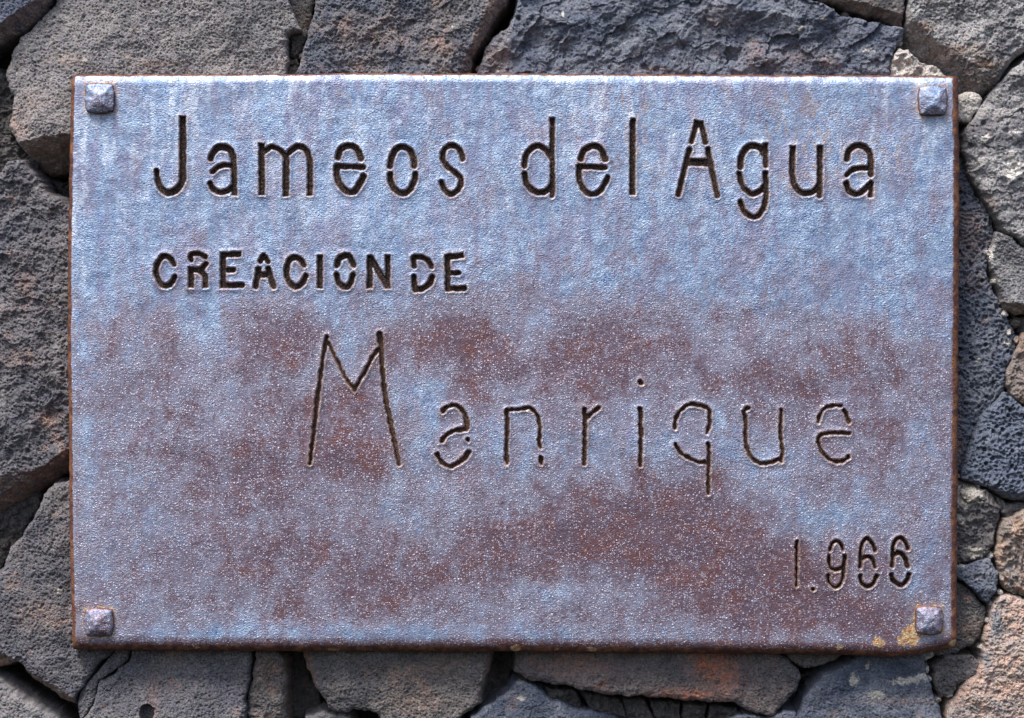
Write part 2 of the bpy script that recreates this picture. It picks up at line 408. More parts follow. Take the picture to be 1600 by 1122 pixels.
def stone(poly, depth, mat, style='pitted', rad=10, tilt=(0, 0), cuts=(), warm=(), pale=(), holes=(), name="lava_stone", label=None, wob=1.0, step=STEP, amp=1.0, clip=True):
    """poly: outline in u; depth: how far its face lies behind the plaque face; cuts: broken faces (x0,y0,x1,y1,slope,iron)
    falling away to the right of the line from point 0 to point 1"""
    _seed[0] += 13
    sd = _seed[0]
    k = 1 + depth * S / CAM_D
    P = np.array([(800 + (x - 800) * k, 561 + (y - 561) * k) for x, y in poly])
    lo, hi = P.min(0) - 7, P.max(0) + 7
    nx, ny = int((hi[0] - lo[0]) / step) + 2, int((hi[1] - lo[1]) / step) + 2
    gx, gy = np.meshgrid(lo[0] + np.arange(nx) * step, lo[1] + np.arange(ny) * step)
    d = poly_sdf(gx, gy, P)
    d = d + wob * (3.0 * perlin(gx / 26, gy / 26, sd) + 1.4 * perlin(gx / 9, gy / 9, sd + 1) + 0.7 * perlin(gx / 4, gy / 4, sd + 2))
    st = STYLE[style]
    cx, cy = P.mean(0)
    wx = gx + 6 * perlin(gx / 30, gy / 30, sd + 20); wy = gy + 6 * perlin(gx / 30, gy / 30, sd + 21)
    ca, sa = math.cos(st.get('rot', 0)), math.sin(st.get('rot', 0))
    rx_, ry_ = (wx * ca + wy * sa) / st.get('st', 1.0), -wx * sa + wy * ca
    h = -depth + tilt[0] * (gx - cx) + tilt[1] * (gy - cy)
    h = h + amp * (st['big'][0] * fbm(rx_ / st['big'][1], ry_ / st['big'][1], sd + 3, 2)
         + st['rid'][0] * (ridged(rx_ / st['rid'][1], ry_ / st['rid'][1], sd + 4, 3) - 0.6))
    h = h + st['mid'] * fbm(gx / 13, gy / 13, sd + 5, 2) + st['fine'] * fbm(gx / 4.2, gy / 4.2, sd + 6, 2)
    if 'fac' in st:
        q1, q2 = rx_ + 5 * perlin(gx / 14, gy / 14, sd + 40), ry_ + 5 * perlin(gx / 14, gy / 14, sd + 41)
        h = h + amp * st['fac'][0] * (facets(q1 / st['fac'][1], q2 / st['fac'][1], sd + 42) + 0.4 * facets(q1 / st['fac'][1] * 2.3, q2 / st['fac'][1] * 2.3, sd + 43))
    wm = np.zeros(h.shape)
    for x0, y0, x1, y1, sl, iron in cuts:
        x0, x1 = 800 + (x0 - 800) * k, 800 + (x1 - 800) * k
        y0, y1 = 561 + (y0 - 561) * k, 561 + (y1 - 561) * k
        L = math.hypot(x1 - x0, y1 - y0)
        flip = -1 if sl > 0 and -((y1 - y0) * (cx - x0) - (x1 - x0) * (cy - y0)) > 0 else 1
        q = -flip * ((y1 - y0) * (gx - x0) - (x1 - x0) * (gy - y0)) / L + 3 * perlin(gx / 18, gy / 18, sd + 8) + 1.2 * perlin(gx / 6, gy / 6, sd + 9)
        h = h - sl * np.maximum(q, 0)
        wm = np.maximum(wm, iron * sstep(-3, 4, q))
    # vesicles
    p, dp, share = st['pit']
    f, r_ = worley(wx / p, wy / p, sd + 10)
    h = h - 0.85 * dp * (r_ < share) * (0.4 + 0.8 * r_ / share) * (1 - sstep(0.22, 0.5, f))
    p, dp, share = st['hole']
    f, r_ = worley(gx / p, gy / p, sd + 11)
    h = h - dp * (r_ < share) * (1 - sstep(0.05, 0.30, f))
    # rounded arris and the sides running back into the wall
    t = np.clip(1 - d / rad, 0, 1)
    h = h - rad * 0.9 * (1 - np.sqrt(np.maximum(1 - t * t, 0)))
    h = h - 9.0 * np.maximum(-d, 0) - 14 * sstep(0.5, -0.5, d)
    ax = np.zeros(h.shape)
    for bx, by, r1, r2, a in warm:
        bx, by = 800 + (bx - 800) * k, 561 + (by - 561) * k
        wm = np.maximum(wm, a * np.exp(-((gx - bx) / r1) ** 2 - ((gy - by) / r2) ** 2))
    for bx, by, r1, r2, a in pale:
        bx, by = 800 + (bx - 800) * k, 561 + (by - 561) * k
        ax = np.maximum(ax, a * np.exp(-((gx - bx) / r1) ** 2 - ((gy - by) / r2) ** 2))
    for bx, by, r, dp in holes:
        bx, by = 800 + (bx - 800) * k, 561 + (by - 561) * k
        h = h - dp * sstep(r + 0.8, r - 0.8, np.hypot(gx - bx, (gy - by) * 0.8))
    keep = d > -6
    if clip:
        keep &= (gx > -75) & (gx < 1675) & (gy > -60) & (gy < 1182)
    q = keep[:-1, :-1] & keep[1:, :-1] & keep[:-1, 1:] & keep[1:, 1:]
    idx = np.arange(nx * ny).reshape(ny, nx)
    quads = np.stack([idx[:-1, :-1][q], idx[1:, :-1][q], idx[1:, 1:][q], idx[:-1, 1:][q]], -1)
    used, inv = np.unique(quads, return_inverse=True)
    quads = inv.reshape(-1, 4)
    V = to_world(gx.ravel()[used], gy.ravel()[used], np.maximum(h.ravel()[used], -175))
    # sides down to the back, and a back face, so the stone is a closed body
    e = np.concatenate([quads[:, [0, 1]], quads[:, [1, 2]], quads[:, [2, 3]], quads[:, [3, 0]]])
    nv = len(V)
    key = e[:, 0].astype(np.int64) * nv + e[:, 1]
    rev = e[:, 1].astype(np.int64) * nv + e[:, 0]
    be = e[~np.isin(key, rev)]
    bv = np.unique(be)
    mp = np.full(nv, -1); mp[bv] = nv + np.arange(len(bv))
    B = V[bv].copy(); B[:, 1] = 185 * S
    side = np.stack([be[:, 1], be[:, 0], mp[be[:, 0]], mp[be[:, 1]]], -1)
    org = to_world(np.array(cx), np.array(cy), np.array(-100.0))
    F = np.concatenate([quads, side])
    me = mesh_from(name, np.concatenate([V, B]), F.ravel(), np.full(len(F), 4), MS[mat],
                   {"warm": np.concatenate([wm.ravel()[used], wm.ravel()[used][bv]]), "pale": np.concatenate([ax.ravel()[used], ax.ravel()[used][bv]])}, org)
    o = link(name, me, wall, org)
    if label:
        o["label"] = label
    return o

# --- top course
stone([(-90,-90),(110,-90),(76,-2),(62,18),(42,38),(22,50),(0,63),(-90,110)], 40, 'dark', 'pitted', 8, cuts=[(66,-10,-10,42,1.4,0.9)])
stone([(88,-90),(84,0),(60,25),(43,46),(26,55),(12,85),(2,108),(8,135),(18,150),(12,175),(8,197),(20,218),(38,240),(50,262),(62,272),(110,262),(160,250),(300,200),(447,160),(449,85),(450,57),(468,46),(462,28),(449,0),(440,-90)],
      44, 'grey', 'pitted', 12, tilt=(0.01,-0.02), cuts=[(120,206,20,223,1.7,0.9),(120,112,28,226,0.22,0.0),(30,232,8,120,0.8,0.2)], warm=[(24,195,22,34,0.9),(48,162,26,20,.4),(100,92,30,9,.7),(245,100,26,6,.6)], pale=[(132,94,5,5,.9),(150,82,4,3,.9)])
stone([(-90,110),(0,106),(30,140),(40,200),(62,250),(52,276),(20,285),(-90,270)], 92, 'deep', 'lumpy', 12)
stone([(40,240),(110,230),(115,275),(80,272),(55,285),(40,265)], 138, 'deep', 'lumpy', 10)
stone([(440,-60),(496,-60),(493,0),(487,22),(482,52),(472,72),(456,76),(446,50)], 62, 'deep', 'smooth', 10)
stone([(452,66),(472,64),(480,80),(466,93),(456,88)], 66, 'deep', 'lumpy', 8, step=1.5)
stone([(446,96),(463,93),(468,108),(466,140),(446,140)], 64, 'deep', 'lumpy', 7, step=1.5)
stone([(497,-90),(493,0),(486,30),(478,58),(470,85),(465,110),(462,160),(737,160),(735,115),(740,90),(752,68),(762,45),(775,22),(792,4),(812,-40),(830,-90)],
      42, 'brownblue', 'rough', 10, cuts=[(772,-20,716,120,1.1,0.9)], warm=[(540,42,22,22,.75),(600,50,60,30,.4),(690,75,50,12,.5)], pale=[(708,42,3,3,1),(532,13,4,4,.8)])
stone([(815,-90),(810,0),(803,22),(795,42),(782,46),(768,56),(757,76),(749,96),(743,118),(742,160),(1395,160),(1390,105),(1398,82),(1411,66),(1412,44),(1370,34),(1345,29),(1320,25),(1300,13),(1270,0),(1250,-90)],
      44, 'dark', 'craggy', 9, tilt=(0,-0.06), cuts=[(800,30,790,130,0.5,0.35),(1400,110,1080,130,0.3,0)], warm=[(1120,30,30,20,.4),(1180,80,20,20,.5),(1240,90,60,16,.4),(775,90,22,30,.8),(1020,110,24,7,.7)],
      pale=[(879,22,3,6,1),(1286,30,6,6,.8),(1250,46,6,6,.8),(1355,78,18,5,.55),(783,77,5,4,.8),(777,110,6,4,.8)])
stone([(1258,-90),(1266,-6),(1310,7),(1340,17),(1375,27),(1414,42),(1416,0),(1420,-90)], 38, 'brown', 'smooth', 6, cuts=[(1414,22,1260,-22,1.2,.5)])
stone([(1419,-90),(1419,0),(1416,40),(1415,72),(1427,82),(1442,96),(1472,110),(1478,122),(1484,138),(1502,147),(1530,152),(1546,148),(1565,125),(1577,104),(1600,80),(1690,0),(1690,-90)],
      38, 'pale', 'rough', 12, cuts=[(1556,124,1462,62,0.75,0.25),(1462,62,1410,8,0.9,.3),(1620,40,1550,128,0.9,.3)], warm=[(1500,78,40,10,1.1),(1540,100,28,10,1.1),(1445,40,16,9,1.1),(1528,118,34,24,.85),(1470,85,30,20,.7),(1452,8,6,6,1)])
stone([(1383,140),(1385,115),(1395,86),(1405,76),(1419,77),(1428,91),(1442,97),(1466,101),(1478,118),(1480,140)], 52, 'mortar', 'lumpy', 7, name="mortar")
# --- right side
stone([(1470,150),(1497,150),(1510,143),(1530,146),(1538,155),(1531,172),(1516,190),(1497,189),(1470,195)], 55, 'mortar', 'smooth', 9, name="mortar_chip")
stone([(1690,20),(1600,94),(1576,113),(1552,140),(1536,162),(1524,184),(1507,210),(1504,236),(1511,257),(1521,281),(1531,301),(1546,322),(1561,345),(1576,365),(1600,383),(1690,440)],
      36, 'pale', 'craggy', 16, tilt=(0.06,0), cuts=[(1506,215,1590,390,0.0,0)], pale=[(1580,265,24,26,.75),(1535,215,16,18,.55),(1590,205,20,14,.5)], warm=[(1545,318,16,16,.5)], amp=0.8)
stone([(1460,205),(1500,230),(1512,268),(1528,305),(1547,335),(1554,352),(1552,378),(1545,402),(1541,425),(1546,442),(1557,457),(1566,477),(1577,500),(1590,520),(1590,545),(1576,575),(1574,604),(1560,624),(1536,650),(1522,682),(1507,716),(1498,740),(1460,745)],
      62, 'dark', 'foam', 12, cuts=[(1495,360,1490,200,0.2,.4)], warm=[(1515,380,20,40,.7),(1520,440,20,20,.5)], pale=[(1529,563,6,3,1.2),(1575,535,10,8,.7)])
stone([(1690,430),(1600,386),(1574,367),(1559,362),(1549,384),(1546,402),(1555,430),(1562,455),(1572,486),(1590,491),(1690,487)], 46, 'pale', 'pitted', 9, cuts=[(1610,476,1560,472,1.3,1)], pale=[(1548,400,7,25,1),(1550,440,9,14,1)])
stone([(1690,495),(1600,495),(1580,492),(1590,520),(1594,545),(1690,545)], 75, 'deep', 'lumpy', 8)
stone([(1690,505),(1600,520),(1592,541),(1584,560),(1575,580),(1573,604),(1584,620),(1600,633),(1690,655)], 48, 'tan', 'rough', 9, pale=[(1580,545,12,16,.6)])
stone([(1690,655),(1600,635),(1585,621),(1572,613),(1556,629),(1536,648),(1528,665),(1520,685),(1511,710),(1500,736),(1501,748),(1520,755),(1545,762),(1562,775),(1590,786),(1600,784),(1690,772)],
      44, 'blue', 'foam', 9, cuts=[(1615,776,1490,744,1.0,.3)])
stone([(1460,752),(1500,750),(1535,760),(1551,771),(1562,790),(1563,815),(1556,840),(1548,865),(1536,876),(1500,882),(1460,882)], 50, 'brown', 'lumpy', 12, pale=[(1508,775,34,20,1.0),(1500,810,10,16,.7),(1522,862,24,9,1.0)])
stone([(1555,775),(1575,786),(1600,784),(1690,775),(1690,800),(1600,800),(1572,812),(1563,800)], 66, 'brown', 'lumpy', 7, cuts=[])
stone([(1460,886),(1497,884),(1506,886),(1527,876),(1547,873),(1562,896),(1557,921),(1544,946),(1526,929),(1497,904),(1460,893)], 44, 'dark', 'rough', 9, pale=[(1500,880,16,8,1)])
stone([(1440,893),(1497,906),(1525,931),(1543,949),(1541,970),(1531,1000),(1520,1010),(1495,1022),(1440,1030)], 56, 'brown', 'pitted', 10, pale=[(1515,960,20,20,.4)], warm=[(1510,985,22,18,.5)])
stone([(1458,1040),(1476,1025),(1519,1024),(1531,1036),(1526,1054),(1496,1073),(1490,1090),(1469,1092),(1461,1078)], 52, 'brown', 'rough', 8, pale=[(1485,1090,9,4,1)])
stone([(1570,812),(1600,797),(1690,792),(1690,930),(1600,933),(1575,926),(1564,911),(1561,887),(1555,866),(1563,832)], 46, 'tan', 'lumpy', 14, pale=[(1580,890,14,30,.6)], warm=[(1590,830,12,22,.7)])
stone([(1566,931),(1580,927),(1600,936),(1690,938),(1690,1210),(1474,1210),(1480,1117),(1490,1097),(1502,1076),(1527,1055),(1536,1030),(1539,1000),(1546,962),(1554,941)], 42, 'pink', 'rough', 14,
      pale=[(1556,970,12,34,.9),(1540,1030,14,24,.8),(1560,1100,40,16,.55)], label="peach coloured lava stone", amp=0.7)
# --- bottom course
stone([(1247,1210),(1247,1120),(1253,1092),(1275,1066),(1290,1051),(1313,1042),(1345,1025),(1360,985),(1440,985),(1446,1036),(1451,1058),(1460,1080),(1470,1105),(1472,1210)],
      46, 'dark', 'smooth', 12, tilt=(0,0.03), cuts=[(1460,1044,1320,1086,-0.25,0)], pale=[(1334,1060,9,13,.85),(1368,1086,18,7,1.0),(1415,1064,34,8,.85),(1440,1058,14,6,1.0),(1355,1040,6,9,.7)], warm=[(1410,1095,70,6,.6)])
stone([(1425,990),(1455,990),(1458,1026),(1448,1034),(1432,1030)], 54, 'mortar', 'lumpy', 6, name="mortar", step=1.5)
stone([(1222,985),(1338,985),(1326,1021),(1307,1033),(1275,1043),(1256,1048),(1241,1037),(1223,1018)], 48, 'brown', 'pitted', 7)
stone([(800,985),(802,1020),(804,1050),(822,1062),(850,1069),(895,1075),(932,1084),(982,1089),(1020,1091),(1070,1095),(1120,1097),(1150,1100),(1165,1110),(1182,1119),(1210,1119),(1225,1105),(1245,1080),(1252,1060),(1247,1046),(1234,1031),(1216,1018),(1215,985)],
      44, 'rust', 'smooth', 12, cuts=[(830,1000,808,1090,0.7,0)], warm=[(1115,1035,30,40,1.0),(1080,1085,60,10,.75),(1130,1060,30,25,.7),(900,1040,60,20,.3)])
stone([(1225,1020),(1240,1038),(1254,1052),(1290,1040),(1300,1060),(1258,1085),(1235,1110),(1215,1100)], 120, 'deep', 'lumpy', 8)
stone([(728,1210),(735,1119),(750,1108),(772,1098),(790,1080),(803,1067),(820,1065),(836,1073),(853,1088),(872,1099),(900,1110),(945,1115),(1000,1121),(1012,1210)], 46, 'dark', 'smooth', 10, tilt=(0,.05), cuts=[(850,1050,880,1120,0.5,0)], pale=[(814,1092,9,3.5,1.2),(812,1067,8,3,.8)])
for poly in ([(848,1074),(900,1080),(912,1112),(880,1104),(856,1090)], [(904,1080),(968,1092),(980,1122),(925,1114)], [(972,1092),(1010,1094),(1030,1150),(985,1150)],
             [(1014,1094),(1062,1100),(1068,1150),(1030,1150)], [(1066,1100),(1104,1102),(1100,1150),(1070,1150)], [(1108,1102),(1152,1106),(1148,1150),(1104,1150)]):
    stone(poly, 78, 'deep', 'lumpy', 6, step=1.5)
stone([(1128,1210),(1138,1123),(1170,1117),(1200,1123),(1226,1110),(1244,1113),(1252,1126),(1254,1210)], 52, 'dark', 'pitted', 7)
stone([(762,985),(806,985),(802,1040),(800,1062),(770,1096),(752,1104),(756,1060),(768,1030)], 112, 'deep', 'lumpy', 8)
stone([(465,985),(467,1020),(478,1042),(488,1064),(502,1087),(513,1107),(527,1115),(540,1115),(553,1110),(575,1112),(592,1122),(605,1210),(715,1210),(722,1122),(733,1112),(752,1099),(754,1080),(758,1062),(766,1037),(776,1018),(778,985)],
      42, 'brown', 'pitted', 9, cuts=[(500,1090,484,1010,1.0,.7),(757,1030,744,1110,1.0,.4)], warm=[(640,1050,50,14,.6),(650,1095,40,14,.6),(700,1035,40,10,.4)], pale=[(655,1100,14,14,.45)])
stone([(472,1210),(478,1122),(500,1113),(520,1116),(546,1121),(552,1210)], 58, 'grey', 'pitted', 7)
stone([(436,985),(470,985),(480,1040),(500,1080),(508,1120),(448,1122),(446,1060)], 122, 'deep', 'smooth', 8)
stone([(402,985),(399,1030),(394,1060),(385,1090),(386,1210),(448,1210),(446,1100),(449,1060),(446,1035),(437,1018),(436,985)], 50, 'brown', 'rough', 9, tilt=(0,.0), cuts=[(440,1000,438,1122,.7,.4)], warm=[(415,1050,16,26,.6)])
stone([(216,985),(200,1035),(176,1055),(156,1066),(151,1090),(146,1103),(131,1123),(118,1210),(383,1210),(383,1092),(386,1085),(391,1060),(393,1030),(395,985)], 42, 'left', 'pitted', 9,
      cuts=[(210,1035,236,1062,-0.10,0),(225,1046,300,1043,-.18,0),(236,1125,222,1036,0.12,0)], holes=[(231,1113,11,26)], warm=[(240,1090,12,40,.4)])
stone([(222,1104),(232,1103),(240,1110),(239,1130),(224,1130)], 56, 'left', 'lumpy', 5, name="pebble", wob=0.3)
stone([(178,985),(176,1018),(160,1040),(142,1060),(123,1081),(120,1100),(125,1122),(116,1210),(126,1160),(131,1122),(146,1101),(149,1088),(153,1064),(174,1053),(198,1034),(212,985)], 50, 'left', 'pitted', 6, wob=0.5)
# --- left side
stone([(150,735),(107,750),(84,755),(73,764),(66,778),(57,796),(46,817),(32,838),(14,856),(7,878),(-2,893),(-90,940),(-90,1065),(0,1047),(28,1034),(35,1042),(38,1051),(68,1075),(89,1089),(103,1100),(117,1103),(119,1084),(131,1070),(149,1044),(175,1018),(185,985),(150,960)],
      42, 'left', 'pitted', 9, tilt=(0,.02), cuts=[(125,1095,20,1030,1.2,.7)], warm=[(60,960,40,20,.5)], pale=[(90,925,6,6,.7)])
stone([(-90,1040),(0,1063),(10,1073),(37,1093),(70,1112),(88,1122),(110,1160),(110,1210),(-90,1210)], 44, 'grey', 'pitted', 8)
stone([(-90,300),(0,268),(11,253),(29,246),(36,249),(43,263),(57,278),(72,300),(88,307),(107,319),(160,335),(160,730),(107,741),(89,747),(71,761),(32,783),(0,800),(-90,850)],
      40, 'left', 'rough', 13, cuts=[(112,716,62,728,0.8,.6),(62,730,-10,778,1.2,.95)], warm=[(75,655,18,14,.9),(30,560,30,20,.4),(40,450,20,40,.4)])
stone([(-90,830),(0,790),(62,768),(62,800),(30,845),(0,890),(-90,930)], 108, 'deep', 'lumpy', 10)
stone([(-90,250),(10,240),(40,262),(110,290),(110,330),(60,330),(-90,330)], 140, 'deep', 'lumpy', 10)

# the wall goes on a little way round the part in the photograph
rw = random.Random(9)
def more_wall(x0, x1, y0, y1, nx, ny):
    jx = lambda i, n, v: v if i in (0, n) else v + rw.uniform(-28, 28)
    g = [[(jx(i, nx, x0 + (x1 - x0) * i / nx), jx(j, ny, y0 + (y1 - y0) * j / ny)) for i in range(nx + 1)] for j in range(ny + 1)]
    for j in range(ny):
        for i in range(nx):
            c = [g[j][i], g[j][i + 1], g[j + 1][i + 1], g[j + 1][i]]
            m = [sum(p[k] for p in c) / 4 for k in (0, 1)]
            pts = []
            for a, b in zip(c, c[1:] + c[:1]):
                for t in (0.12, 0.5, 0.88):
                    q = [a[k] + (b[k] - a[k]) * t for k in (0, 1)]
                    s_ = rw.uniform(0.955, 1.0) if t == 0.5 else rw.uniform(0.90, 0.97)
                    pts.append((m[0] + (q[0] - m[0]) * s_, m[1] + (q[1] - m[1]) * s_))
            stone(pts, rw.uniform(40, 58), rw.choice(('left', 'grey', 'dark', 'brown', 'brownblue')), rw.choice(('pitted', 'rough', 'craggy')), 11, step=3.0, clip=False)
more_wall(-560, -80, -330, 1450, 3, 10)
more_wall(1680, 2160, -330, 1450, 3, 10)
more_wall(-80, 1680, -330, -65, 10, 2)
more_wall(-80, 1680, 1188, 1450, 10, 2)

# crumbs of mortar and grit caught in the joints
rnd = random.Random(4)
for x, y, r, dep, mt in ((458,60,5,60,'deep'),(470,88,5,58,'deep'),(456,97,4,64,'deep'),(748,108,6,62,'brown'),(756,95,5,66,'deep'),(1500,744,5,52,'mortar'),(1530,757,6,56,'mortar'),(1562,792,5,60,'brown'),
                      (1503,886,6,50,'mortar'),(1520,872,5,52,'mortar'),(1548,868,6,54,'mortar'),(1563,925,6,52,'mortar'),(1548,944,5,54,'mortar'),(1545,970,6,54,'mortar'),(1535,1012,6,58,'mortar'),
                      (1452,1062,5,56,'mortar'),(1449,1046,6,54,'mortar'),(1466,1094,5,58,'mortar'),(1262,1070,6,84,'deep'),(1280,1056,6,80,'deep'),(1556,440,5,52,'mortar'),(1571,492,6,58,'mortar'),(1588,505,7,60,'deep'),(1577,520,5,60,'mortar'),
                      (1590,530,6,62,'tan'),(1545,395,5,52,'mortar'),(12,272,7,96,'deep'),(20,820,9,98,'deep'),(6,850,9,98,'deep'),(1408,66,5,52,'mortar'),(1300,16,5,56,'mortar'),(1322,24,6,60,'deep')):
    a0 = rnd.random() * 6.3
    stone([(x + r * rnd.uniform(0.75, 1.3) * math.cos(a0 + k * 1.05), y + r * rnd.uniform(0.75, 1.3) * math.sin(a0 + k * 1.05)) for k in range(6)], dep, mt, 'lumpy', r * 0.8, name="mortar_crumb" if mt == 'mortar' else "stone_chip", wob=0.4, amp=0.25)

# core of the wall, behind every stone
def wall_core():
    st = 12.0
    nx, ny = int(2860 / st), int(1900 / st)
    gx, gy = np.meshgrid(-620 + np.arange(nx) * st, -390 + np.arange(ny) * st)
    h = -172 + 6 * fbm(gx / 60, gy / 60, 5, 3)
    V = to_world(gx, gy, h).reshape(-1, 3)
    i = np.arange(nx * ny).reshape(ny, nx)
    q = np.stack([i[:-1, :-1], i[1:, :-1], i[1:, 1:], i[:-1, 1:]], -1).reshape(-1, 4)
    org = np.array([0, 172 * S, ZC])
    link("wall_core", mesh_from("wall_core", V, q.ravel(), np.full(len(q), 4), M_CORE, None, org), wall, org)
wall_core()

# ------------------------------------------------------------------ the plaque
plaque = empty("plaque", (0, 0.024, ZC - (1017 - 561) * S), "rusted blue and brown steel plaque with cut out lettering and four square studs", "plaque")

G = []    # glyphs: (character, line, [strokes]); a stroke = (points, width or widths, caps cut flat at start/end)
def gl(ch, line, *st):
    G.append((ch, line, st))
T, MN, SM, DT = "top line", "large lower line", "small middle line", "date"
gl('J', T, ([(285.6,182),(285.5,270),(284,284),(277,296),(265,301.5),(254,297),(247,285),(244.5,267)], [10.5,10.5,10.5,10.5,11,10,8.5,7.5], 1))
gl('a', T, ([(329,248),(333,239),(340,232),(348,230),(357,233),(363,242),(365.5,256),(366,280),(366,306)], [9,10,11,11,11,10,9,9,9], 2),
   ([(332,269),(340,262),(352,258),(364,260)], 8, 0), ([(328,287),(333,296),(344,301),(356,298),(363,292)], 8.5, 0))
gl('m', T, ([(409,224),(409,305)], 9.5, 3), ([(414,236),(424,230),(436,234),(445,243),(447,258),(447,307)], [9,8,8,9,10,10], 2),
   ([(452,238),(464,229),(475,232),(482,243),(484.5,260),(484,306)], 9, 2))
gl('e', T, ([(528,246),(531.5,235),(540,229),(551,229),(558.6,235),(564,248)], 10, 0), ([(526,260),(568,261.5)], 8.5, 0),
   ([(526,261),(527,277),(533,291),(543.7,300),(554,299),(562,288),(568,276)], 10, 0))
gl('o', T, ([(609.4,260),(612,246),(619,233.5),(629.5,230),(640,235),(646,247.5),(647,259.5)], 9.5, 0),
   ([(609.4,273),(611,286),(619,298),(629.5,302.6),(640,297),(647,284),(648.4,273)], 9.5, 0))
gl('s', T, ([(723,249),(719.6,237),(712.6,229),(703,228),(694,235),(691.6,247.5),(698,260),(710,269),(719,278),(719.6,289.5),(712.6,300),(703,303.5),(694,295.6),(690,285)], 8.5, 0))
gl('d', T, ([(863,184),(863,266)], 8, 1), ([(819.4,259),(822,244),(830.6,232),(842,228.4),(853,235),(861,245)], 9, 0),
   ([(819.8,272.5),(823,287.5),(832.5,297.8),(843.8,301.6),(855,297.8),(862.5,289)], 9, 0), ([(863.8,272.5),(862.5,306)], 8, 0))
gl('e', T, ([(907.5,248),(913,236),(922.5,229.4),(933,229.4),(941,237),(946,249)], 9.5, 0), ([(904,260.5),(946,262)], 8.5, 0),
   ([(904.7,262),(905.6,280),(911,295),(920.6,303.4),(930,303.4),(939.4,297),(946,285.6),(949.7,278)], 8.5, 0))
gl('l', T, ([(988.7,189),(988,305)], 9, 2))
gl('A', T, ([(1089.5,189),(1081,222)], 8, 1), ([(1095,189),(1102.5,223)], 8, 1), ([(1077.4,234),(1060,304)], 8.5, 0), ([(1106,234),(1121,306)], 8.5, 0), ([(1076,253.5),(1109,254.5)], 12, 0))
gl('g', T, ([(1157,261),(1158.5,245.5),(1166.5,232),(1178,228),(1189.6,233),(1194,240)], 10, 0), ([(1196.5,223.6),(1196.5,259.5)], 8, 1),
   ([(1155.4,271),(1159.5,289.5),(1169,300),(1178,303.4),(1189.6,297),(1195,289.5)], 8.5, 0),
   ([(1196,271),(1197,299),(1194.7,322),(1187,334.6),(1178,339.5),(1166.5,334.6),(1159.5,324),(1157.7,316)], 8.5, 0))
gl('u', T, ([(1239,228),(1238,271),(1243,292),(1252,301),(1263.6,302),(1275,296.5),(1281,287)], 9, 1), ([(1281.6,227.5),(1280.5,306)], 9, 1))
gl('a', T, ([(1323.7,249),(1327,236),(1337.6,228.5),(1350,229.4),(1359.6,241),(1361,259.5),(1361,272)], 9.5, 0), ([(1323.7,273),(1333,265.5),(1347,263),(1359.6,264)], 8, 0),
   ([(1322.5,287),(1327,298.8),(1337.6,303.4),(1349,298.8),(1357,290.7)], 9, 0), ([(1361,286),(1360.7,309)], 8, 2))
gl('C', SM, ([(272,413),(264,402.5),(254,401.5),(246,412),(244,427),(249,441),(257,447),(267,443.5),(273,433)], 8.5, 0))
gl('R', SM, ([(298.5,406),(298.5,398),(312,397),(321,402)], 8, 0), ([(298.5,417),(298.5,450)], 9, 3), ([(321.5,413),(314.5,420.5),(301,422.5)], 8.5, 0), ([(311,423),(319.5,431),(321,450)], 9, 2))
gl('E', SM, ([(348.5,394),(348.5,451)], 9, 3), ([(348.5,398.5),(377,397)], 9, 2), ([(348.5,422),(365,422)], 8, 0), ([(348.5,446.5),(378,446)], 9, 0))
gl('A', SM, ([(407,409),(411.7,399.5),(418.5,409)], 8, 0), ([(404,421),(399,448)], 9, 0), ([(419,420.5),(427.6,448)], 9, 0), ([(404,429.5),(422.5,429.5)], 9, 0))
gl('C', SM, ([(475,414),(466,403.5),(456,403.5),(449.5,414),(448,429),(453,442),(461,448.5),(471.5,443.5),(478,431.5)], 9, 0))
gl('I', SM, ([(500,399),(500,451)], 9, 3))
gl('O', SM, ([(527,414.5),(530.5,404),(539,400),(547,402.5),(552,414)], 9.5, 0), ([(526.5,430),(529,441),(537,448.5),(545.7,446),(552,430)], 9, 0))
gl('N', SM, ([(577.8,399),(577.8,451)], 9, 3), ([(579.4,404),(604.7,447)], 10, 0), ([(605.8,399),(605.8,451)], 8.5, 3))
gl('D', SM, ([(647,416.5),(647,402.5),(660,403),(670,408.5),(674,417)], 8.5, 0), ([(647,433),(648,453)], 8.5, 0), ([(648,452.5),(659,451.5),(670.5,444),(675.6,433)], 9, 0))
gl('E', SM, ([(699,398),(700,455)], 8.5, 3), ([(699,402),(725,399)], 9, 2), ([(699,427),(717,427)], 7.5, 0), ([(699,451.5),(726,451)], 8.5, 0))
gl('M', MN, ([(510.7,527),(503.7,567),(495.6,629.7),(484.5,724)], [7,6,7.5,5.5], 0), ([(511.5,533),(525.7,562.6),(539.6,590),(553.5,609)], 5.8, 0),
   ([(553.5,609),(569.7,581),(581,560),(592,546)], 6.2, 0), ([(593,524),(595.7,544),(597.5,576.5),(602,620.5),(611.5,667),(624,726)], [11,8.5,6.5,7.5,7.5,6], 0))
gl('a', MN, ([(691.4,642.5),(701.8,635.5),(713.4,634),(723.8,643.6),(729.6,660),(727,670),(711,672.6),(697,680.7),(690,690)], [7.5,6.2,6,6.5,8,8.5,6.5,6.2,7], 0), ([(730.6,687.5),(731,688.5)], 6, 0),
   ([(683,711),(690,723),(701.8,729),(715.7,723.6),(727,714.5),(732.4,707)], [7.5,6.5,6.5,7,9.5,8.5], 0))
gl('n', MN, ([(792.4,641),(792.4,672),(791,708),(792.4,724)], 6.8, 0), ([(794,641.6),(808,640),(826,637.6),(836,644),(842,656),(844,676),(842,691),(845,700)], 5.8, 0), ([(845,716),(846,724)], 7, 0))
gl('r', MN, ([(912.4,639),(914,654),(913.6,688),(912.4,725)], 6.8, 0), ([(914.4,656),(924,646),(936,637.5)], 6.8, 0))
